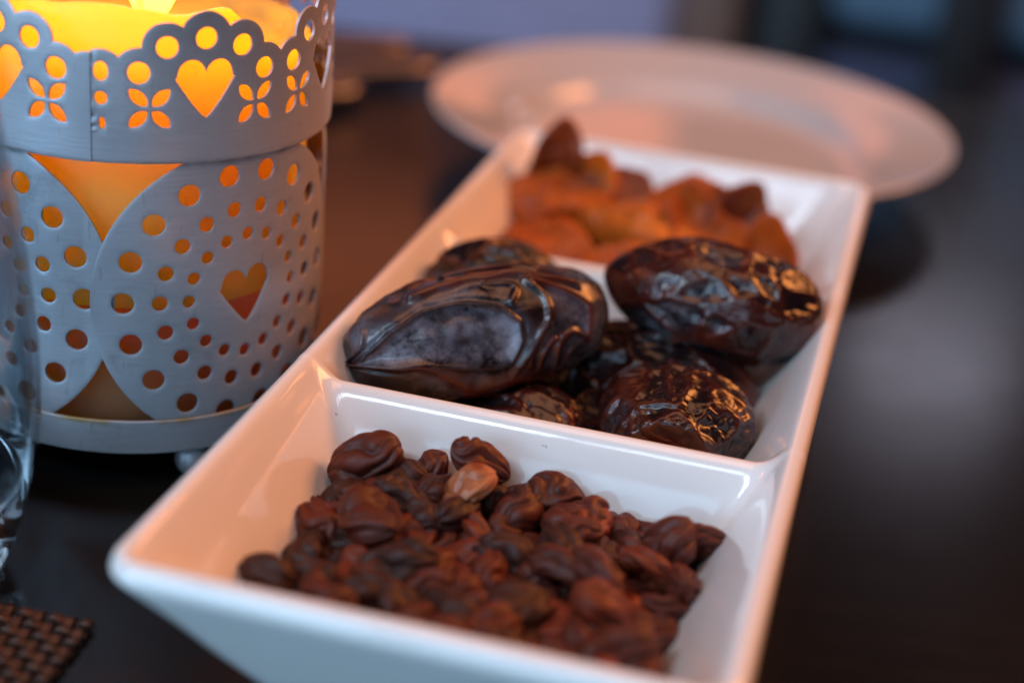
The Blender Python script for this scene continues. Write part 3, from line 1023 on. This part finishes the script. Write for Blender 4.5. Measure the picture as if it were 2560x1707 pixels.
# ------------------------------------------------------------------ raisins
def raisin_mesh(seed, ln, w, h, pointed=0.0, nu=72, nv=60):
    rng = np.random.default_rng(seed)
    u = np.linspace(0, 1, nu); ue = 0.5 - 0.5 * np.cos(np.pi * u)
    ex = 0.5 + 0.25 * pointed
    prof = np.power(np.clip(4 * ue * (1 - ue), 0, 1), ex) * (1 - pointed * 0.35 * (ue - 0.5))
    ph = np.arange(nv) * 2 * np.pi / nv
    P = np.column_stack([((ue[:, None] - 0.5) * ln * np.ones(nv)).ravel(), (prof[:, None] * np.cos(ph) * w / 2).ravel(), (prof[:, None] * np.sin(ph) * h / 2).ravel()])
    nrm = P / np.array([ln, w, h]) ** 2
    nrm /= np.linalg.norm(nrm, axis=1)[:, None] + 1e-12
    Q = P * 1000
    a = np.tile(ph, nu) + 0.9 * snoise(Q, seed + 3, 0.42, 2)
    xs = np.repeat(ue, nv)
    k1, k2 = rng.integers(2, 4), rng.integers(4, 7)
    f1 = np.abs(np.sin(a * k1 + 0.9 * np.sin(xs * 4 + seed)))          # deep lengthwise folds
    f2 = np.abs(np.sin(a * k2 + 1.0 * np.sin(xs * 5 + seed * 2)))            # finer creases between them
    fold = np.clip(0.5 * f1 ** 3 + 0.5 * f2 ** 2, 0, 1)
    r2 = snoise(Q, seed + 5, 1.3, 2)
    d = (1.15 * (np.sqrt(f1 + 0.02) - 0.75) + 0.50 * (np.sqrt(f2 + 0.03) - 0.75) + 0.75 * snoise(Q, seed + 7, 0.42, 2) + 0.16 * r2) * 1e-3
    P = P + nrm * (d * np.power(np.clip(prof, 0.10, 1), 0.7)[:, None].repeat(nv, 1).ravel())[:, None]
    P[:, 2] += (0.9e-3 * np.sin(seed) * np.cos(P[:, 0] / ln * 3.0))              # a slight bend
    me = mesh_data('raisin', P, grid_faces(nu, nv), M_RAISIN)
    add_attr(me, 'ridge', np.clip(fold ** 2, 0, 1))
    return me


def settle_raisins(n=235, seed=4):
    """drop little balls into the near compartment and let them come to rest"""
    rng = np.random.default_rng(seed)
    rad = rng.uniform(0.0027, 0.0039, n)
    P = np.column_stack([rng.uniform(0.020, 0.076, n), rng.uniform(0.018, 0.066, n), rng.uniform(0.012, 0.050, n)])
    V = np.zeros_like(P)
    for it in range(420):
        V *= 0.80
        V[:, 2] -= 0.00012
        # the heap keeps away from the left wall's upper part and the far divider
        Pn = P + V
        for k in range(5):
            D = Pn[:, None] - Pn[None]
            dist = np.sqrt((D ** 2).sum(2)) + 1e-9
            mn = (rad[:, None] + rad[None]) * 0.86
            ov = np.clip(mn - dist, 0, None); np.fill_diagonal(ov, 0)
            push = (D / dist[:, :, None] * (ov * 0.28)[:, :, None]).sum(1)
            Pn += np.clip(push, -0.0012, 0.0012)
            for (nx, ny, nz, ox, oy, oz) in ((0.857, 0, 0.515, 0.0040, 0, 0.0315), (-0.857, 0, 0.515, W - 0.0040, 0, 0.0315), (0, 0.857, 0.515, 0, 0.0040, 0.0315), (0, -0.93, 0.367, 0, DIVS[0] - 0.0022, HD - 0.001), (0, 0, 1, 0, 0, FLOOR_Z)):
                s = (Pn[:, 0] - ox) * nx + (Pn[:, 1] - oy) * ny + (Pn[:, 2] - oz) * nz - rad * 0.80
                m = s < 0
                Pn[m] -= np.outer(s[m], (nx, ny, nz))
        V = np.clip(Pn - P, -0.002, 0.002)
        P = Pn
    return P, rad


def build_raisins():
    P, rad = settle_raisins()
    protos = []
    rr = random.Random(5)
    for k in range(8):
        ln = rr.uniform(9.2, 12.5) * mm; w = rr.uniform(6.8, 8.4) * mm; h = rr.uniform(5.2, 6.8) * mm
        protos.append(raisin_mesh(100 + k, ln, w, h, pointed=rr.choice((0.0, 0.2, 0.5))))
    special = [
        ('amber golden raisin, the palest of the heap, near its back edge', (0.0395, 0.0620, 0.0205), 1.0, (0.2, -0.75, 0.3), 'amber', 2),
        ('red brown raisin lying right behind the pale amber one', (0.0395, 0.0685, 0.0235), 1.08, (0.2, 0.5, 0.2), None, 0),
        ('pointed dark red raisin standing on end at the right edge of the heap', (0.0755, 0.0610, 0.0185), 1.05, (0.1, -1.05, 0.5), None, 1),
        ('knobbly raisin topmost at the left back corner of the heap', (0.0190, 0.0650, 0.0205), 1.15, (0.4, -0.5, 0.3), None, 3),
        ('long dark flat raisin at the back edge, right of the amber one', (0.0535, 0.0690, 0.0195), 1.15, (0.1, 0.05, -0.05), None, 4),
        ('broad mauve brown raisin with a smooth face near the left middle', (0.0265, 0.0470, 0.0215), 1.35, (0.3, 0.1, -0.5), None, 5),
        ('rounded reddish raisin at the right front corner against the near wall', (0.0730, 0.0270, 0.0180), 1.3, (0.3, -0.3, 0.4), None, 0),
        ('small black twisted raisin with a stalk stub at the back edge', (0.0300, 0.0690, 0.0195), 0.8, (0.1, -0.6, 0.9), None, 6),
    ]
    sp = []
    for label, loc, sc, rot, mat, pk in special:
        me = protos[pk]
        if mat:
            me = me.copy(); me.materials[0] = M_AMBER
        o = bpy.data.objects.new('raisin', me)
        o.location = loc; o.rotation_euler = rot; o.scale = (sc, sc, sc)
        link(o); tag(o, label, 'raisin', 'raisins in the near compartment')
        sp.append(loc)
    sp = np.array(sp)
    variants = []
    for shade, mat in M_RAISINS:
        row = []
        for me in protos:
            m2 = me if mat is M_RAISIN else me.copy()
            m2.materials[0] = mat
            row.append(m2)
        variants.append((shade, row))
    # a bank of fruit fills the back of the heap
    rb = np.random.default_rng(12)
    bank = np.column_stack([rb.uniform(0.016, 0.064, 26), rb.uniform(0.056, 0.0665, 26), rb.uniform(0.0125, 0.0185, 26)])
    allp = [(p, r) for p, r in zip(P, rad)] + [(p, 0.0033) for p in bank]
    for i, (p, r) in enumerate(allp):
        if (np.sqrt(((sp - p) ** 2).sum(1)) < 0.0050).any(): continue
        shade, row = variants[rr.choice((0, 0, 1, 1, 1, 2))]
        o = bpy.data.objects.new('raisin', row[i % len(row)])
        o.location = p
        o.rotation_euler = (rr.uniform(-1.2, 1.2), rr.uniform(-0.6, 0.6), rr.uniform(0, 6.28))
        s = r / 0.0034
        o.scale = (s, s, s)
        link(o)
        side = 'left' if p[0] < 0.036 else ('middle' if p[0] < 0.057 else 'right')
        row_ = 'front' if p[1] < 0.034 else ('centre' if p[1] < 0.052 else 'back')
        where = {'front': 'by the near wall', 'centre': 'halfway back', 'back': 'towards the divider'}[row_]
        tag(o, '%s wrinkled raisin at the %s of the heap, %s' % (shade, side, where), 'raisin', 'raisins in the near compartment')


build_raisins()


# ------------------------------------------------------------------ dried apricots
def apricot_mesh(seed, rx, ry, thick, curl, fold, mat, nr=26, nv=64):
    rng = np.random.default_rng(seed)
    rows = []
    k = nr
    # a cushion-like disc: top shell, thick rounded edge, bottom shell
    prof = [(t, 1) for t in np.linspace(0.03, 0.90, k)] + [(0.90 + 0.10 * math.sin(a), math.cos(a)) for a in np.linspace(0.15, math.pi - 0.15, 9)] + [(t, -1) for t in np.linspace(0.90, 0.03, k)]
    ph = np.arange(nv) * 2 * np.pi / nv
    V = []
    ragged = 1 + 0.13 * np.sin(ph * 2 + rng.uniform(0, 6)) + 0.10 * np.sin(ph * 3 + rng.uniform(0, 6)) + 0.03 * np.sin(ph * 7 + rng.uniform(0, 6))
    for t, s in prof:
        x = rx * t * ragged * np.cos(ph); y = ry * t * ragged * np.sin(ph)
        edge = 0.55 + 0.45 * t
        z = np.full(nv, s * thick / 2) * edge
        V.append(np.column_stack([x, y, z]))
    V = np.concatenate(V)
    Q = V * 1000
    n1 = snoise(Q, seed, 0.28, 2); n2 = np.abs(snoise(Q, seed + 1, 0.55, 2))
    V[:, 2] += (1.9 * n1 - 1.2 * np.exp(-(n2 / 0.2) ** 2)) * 1e-3
    # curl the disc like a drying half fruit and fold it over one axis
    x, y = V[:, 0].copy(), V[:, 1].copy()
    V[:, 2] += curl * (x ** 2 + y ** 2) / max(rx, ry)
    V[:, 2] += fold * np.abs(x) ** 1.4 / rx ** 0.4
    V[:, 0] *= (1 - 0.25 * min(1, abs(fold)))
    return mesh_data('dried_apricot', V, grid_faces(len(prof), nv) + [tuple(range(nv - 1, -1, -1)), tuple(range((len(prof) - 1) * nv, len(prof) * nv))], mat)


APR = [
    ('dark brown orange apricot standing upright against the far wall, its tip highest', (0.0165, 0.2185, 0.0285), (0.0085, 0.0115, 0.005), 0.15, 0.1, (R_(76), R_(8), R_(15)), 2),
    ('orange apricot leaning at the left back, below the upright one', (0.0190, 0.2080, 0.0265), (0.0150, 0.0105, 0.007), -0.42, 0.1, (R_(12), R_(-10), R_(38)), 0),
    ('brown orange apricot tilted in the back middle', (0.0325, 0.2140, 0.0245), (0.0115, 0.0100, 0.006), -0.2, 0.2, (R_(52), R_(15), R_(-15)), 2),
    ('pale orange apricot lying flat in the middle above a dark gap', (0.0430, 0.1990, 0.0260), (0.0160, 0.0095, 0.007), -0.45, 0.1, (R_(6), R_(4), R_(-12)), 1),
    ('folded orange apricot peaking at the right back', (0.0520, 0.2150, 0.0245), (0.0130, 0.0110, 0.006), -0.35, 0.3, (R_(46), R_(-10), R_(20)), 0),
    ('dark curled apricot edge beside the folded one at the right', (0.0620, 0.2105, 0.0235), (0.0095, 0.0105, 0.005), 0.4, 0.2, (R_(58), R_(25), R_(25)), 2),
    ('reddish orange apricot at the left front behind the far divider', (0.0215, 0.1860, 0.0215), (0.0150, 0.0105, 0.009), -0.50, 0.1, (R_(12), R_(-8), R_(-28)), 0),
    ('bright orange red apricot at the front middle, partly behind a date', (0.0455, 0.1815, 0.0195), (0.0150, 0.0100, 0.009), -0.50, 0.1, (R_(12), R_(6), R_(24)), 0),
    ('orange apricot lying low between the middle and the right', (0.0600, 0.1970, 0.0165), (0.0130, 0.0110, 0.006), -0.1, 0.1, (R_(20), R_(10), R_(30)), 0),
    ('curled ring-like apricot alone at the right wall', (0.0750, 0.1945, 0.0190), (0.0095, 0.0105, 0.005), 0.6, 0.2, (R_(50), R_(-8), R_(-10)), 0),
    ('small tilted apricot in the middle row, between the pale one and the folded one', (0.0560, 0.2030, 0.0225), (0.0100, 0.0100, 0.006), 0.5, 0.3, (R_(38), R_(-22), R_(50)), 0),
    ('small apricot half standing between the upright one and the tilted one', (0.0250, 0.2170, 0.0245), (0.0095, 0.0105, 0.005), 0.4, 0.2, (R_(60), R_(18), R_(-25)), 1),
    ('apricot at the bottom of the pile, seen through the gaps', (0.0330, 0.2000, 0.0115), (0.018, 0.014, 0.006), -0.1, 0.0, (0, 0, R_(40)), 2),
]
for k, (lab, loc, (rx, ry, tk), curl, fold, rot, mi) in enumerate(APR):
    o = bpy.data.objects.new('dried_apricot', apricot_mesh(300 + k * 13, rx, ry, tk, curl, fold, M_APR[mi]))
    o.location = loc; o.rotation_euler = rot
    link(o); tag(o, lab, 'dried apricot', 'dried apricots in the far compartment')


# ------------------------------------------------------------------ plate
def build_plate():
    Rp, zr = 0.0819, 0.0165
    pr = spline([(0.0005, 0.0042), (0.030, 0.0042), (0.046, 0.0044), (0.0520, 0.0060), (0.0560, 0.0092), (0.0640, 0.0120), (0.0740, 0.0145), (0.0800, 0.0162), (Rp - 0.0004, 0.0167), (Rp, 0.0160), (Rp - 0.0010, 0.0150), (0.0740, 0.0120), (0.0560, 0.0060), (0.0500, 0.0020), (0.0480, 0.0), (0.0450, 0.0), (0.0440, 0.0014), (0.020, 0.0016), (0.0005, 0.0016)], 4)
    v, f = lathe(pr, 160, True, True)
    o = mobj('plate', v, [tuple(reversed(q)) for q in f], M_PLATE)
    o.location = (0.03363, 0.3335, 0.0)
    tag(o, 'round white dinner plate, blurred, behind the tray', 'plate')


build_plate()


# ------------------------------------------------------------------ cutlery behind the lantern
def handle_profile(pts, thick, mat, name, parent, loc=(0, 0, 0)):
    """flat piece: pts = (x, half width, z) along the length"""
    V = []
    nv = 14
    for x, hw, z in pts:
        for k in range(nv):
            a = 2 * math.pi * k / nv
            V.append((x, hw * math.cos(a), z + thick / 2 * math.sin(a)))
    f = grid_faces(len(pts), nv) + [tuple(range(nv - 1, -1, -1)), tuple(range((len(pts) - 1) * nv, len(pts) * nv))]
    return mobj(name, V, f, mat, parent)


def cutlery(name, label, end, ang, head, zoff=0.0):
    """end: where the rounded handle end lies; the piece runs away to the left behind the lantern"""
    root = empty(name, (end[0], end[1], zoff), (0, 0, ang))
    tag(root, label, 'cutlery', 'cutlery behind the lantern')
    hp = [(-0.0002, 0.001, 0.0040), (-0.002, 0.0050, 0.0040), (-0.006, 0.0068, 0.0040), (-0.012, 0.0074, 0.0040), (-0.03, 0.0066, 0.0042), (-0.06, 0.0052, 0.004), (-0.09, 0.0042, 0.0055), (-0.115, 0.0036, 0.0065)]
    handle_profile(hp, 0.0066, M_STEEL, 'handle', root)
    if head == 'spoon':
        handle_profile([(-0.113, 0.0034, 0.0063), (-0.124, 0.008, 0.0048), (-0.138, 0.0165, 0.003), (-0.152, 0.0185, 0.0026), (-0.166, 0.014, 0.003), (-0.176, 0.004, 0.0042)], 0.0026, M_STEEL, 'bowl', root)
    elif head == 'fork':
        handle_profile([(-0.113, 0.0034, 0.0063), (-0.122, 0.008, 0.005), (-0.132, 0.0115, 0.0035), (-0.138, 0.0115, 0.0034)], 0.0026, M_STEEL, 'neck', root)
        nk = list(root.children)[-1] if False else bpy.data.objects[[c.name for c in root.children if c.name.startswith('neck')][0]]
        for q in range(4):
            y = -0.0093 + q * 0.0062
            o = handle_profile([(-0.137, 0.0016, 0.0034), (-0.160, 0.0014, 0.003), (-0.178, 0.0008, 0.0045)], 0.002, M_STEEL, 'tine', nk)
            o.location.y = y
    else:
        handle_profile([(-0.113, 0.0036, 0.0062), (-0.125, 0.008, 0.004), (-0.17, 0.0095, 0.004), (-0.20, 0.007, 0.004), (-0.212, 0.001, 0.004)], 0.0022, M_STEEL, 'blade', root)


cutlery('fork', 'blurred steel cutlery handle lying furthest behind the lantern', (-0.083, 0.4040), R_(40), 'fork')
cutlery('spoon', 'blurred steel cutlery handle with the brightest end, nearest the plate', (-0.0655, 0.3830), R_(44), 'spoon')
cutlery('table_knife', 'blurred steel cutlery handle end peeping out right beside the lantern', (-0.0800, 0.3420), R_(50), 'knife')


# ------------------------------------------------------------------ drinking glass at the left edge
def build_glass():
    root = empty('drinking_glass', (-0.058, 0.028, 0.0019))
    tag(root, 'clear rounded drinking glass with thick base, cut off at the left edge', 'glass')
    outer = [(0.0267, 0.0095), (0.0280, 0.0140), (0.0297, 0.0255), (0.0300, 0.034), (0.0297, 0.043), (0.0281, 0.0590), (0.0259, 0.0740), (0.0240, 0.0860), (0.0236, 0.0868)]
    inner = [(0.0230, 0.0860), (0.0249, 0.0740), (0.0270, 0.0590), (0.0285, 0.043), (0.0287, 0.034), (0.0282, 0.0270), (0.0270, 0.0190)]
    v, f = lathe(spline(outer, 4) + spline(inner, 4), 96)
    mobj('bowl', v, f, M_GLASS, root)
    base = [(0.0004, 0.0), (0.016, 0.0), (0.0215, 0.0006), (0.0246, 0.0035), (0.0262, 0.0090), (0.0267, 0.0150), (0.0258, 0.0172), (0.0215, 0.0140), (0.0150, 0.0112), (0.0004, 0.0098)]
    v, f = lathe(spline(base, 4), 96, True, True)
    mobj('base', v, f, M_GLASS_SOLID, root)


build_glass()


# ------------------------------------------------------------------ woven placemat
def build_mat():
    root = empty('placemat', (-0.0143, 0.0278, 0.0), (0, 0, R_(4.0)))
    tag(root, 'brown woven vinyl placemat, its corner in the lower left', 'placemat')
    p = 0.00275
    nx, ny = 46, 40
    z0 = 0.0011
    A = 0.00060

    def strand(length_n, phase, along_x):
        """one flat double strand that dips under and over its crossings"""
        V = []
        sec = [(-0.46, -0.00022), (-0.46, 0.00010), (-0.26, 0.00036), (-0.05, 0.00016), (0.05, 0.00016), (0.26, 0.00036), (0.46, 0.00010), (0.46, -0.00022)]
        steps = length_n * 4 + 1
        for i in range(steps):
            u = i / 4.0
            z = z0 + A * math.cos(math.pi * (u - 0.5 + phase))
            for sx, sz in sec:
                w = sx * p * 0.68
                V.append((-u * p, w, z + sz) if along_x else (w, -u * p, z + sz))
        n = len(sec)
        return V, grid_faces(steps, n) + [tuple(range(n - 1, -1, -1)), tuple(range((steps - 1) * n, steps * n))]

    ms = {}
    for ph in (0, 1):
        ms['x', ph] = mesh_data('strand', *strand(nx, ph, True), M_WEAVE)
        ms['y', ph] = mesh_data('strand', *strand(ny, ph + 1, False), M_WEAVE)
    for j in range(ny):
        o = link(bpy.data.objects.new('strand', ms['x', j % 2]), root)
        o.location = (0, -(j + 0.5) * p, 0)
    for i in range(nx):
        o = link(bpy.data.objects.new('strand', ms['y', i % 2]), root)
        o.location = (-(i + 0.5) * p, 0, 0)


build_mat()


# ------------------------------------------------------------------ chairs beyond the table
def chair(label, x0, x1, y0, seat_mat, back_mat, frame_mat, seat_z, back_z0, panel_top):
    root = empty('chair', ((x0 + x1) / 2, y0, -0.75))
    tag(root, label, 'chair', 'chairs beyond the table')
    w = x1 - x0
    sz = seat_z + 0.75
    box_obj('seat', (w - 0.05, 0.42, 0.07), (0, 0.0, sz - 0.035), seat_mat, root, 0.02)
    box_obj('backrest', (w - 0.07, 0.05, 0.24), (0, 0.235, back_z0 + 0.75 + 0.12), back_mat, root, 0.02)
    top = 0.75 + panel_top
    pb = back_z0 + 0.24 + 0.012
    box_obj('top_panel', (w - 0.07, 0.03, panel_top - pb), (0, 0.235, 0.75 + (pb + panel_top) / 2), frame_mat, root, 0.006)
    for sx in (-1, 1):
        box_obj('rear_leg', (0.045, 0.04, top), (sx * (w / 2 - 0.0125), 0.235, top / 2), frame_mat, root, 0.006)
        box_obj('front_leg', (0.045, 0.045, sz - 0.02), (sx * (w / 2 - 0.0125), -0.19, (sz - 0.02) / 2), frame_mat, root, 0.006)
    return root


chair('pale grey blue upholstered chair with brown posts beyond the table edge', -0.60, -0.040, 0.80, M_CUSH, M_CUSH, M_POST, -0.24, -0.205, 0.06)
nc = chair('navy upholstered chair with a slate upper back and black slat beyond the plate', -0.005, 0.46, 0.78, M_NAVY, M_TEAL, M_BLACK, -0.27, -0.10, 0.165)
box_obj('lower_back', (0.40, 0.04, 0.13), (0, 0.235, 0.75 - 0.182), M_NAVY, nc, 0.015)
box_obj('slat', (0.040, 0.03, 0.40), (-0.105, 0.195, 0.75 - 0.05), M_BLACK, nc, 0.006)
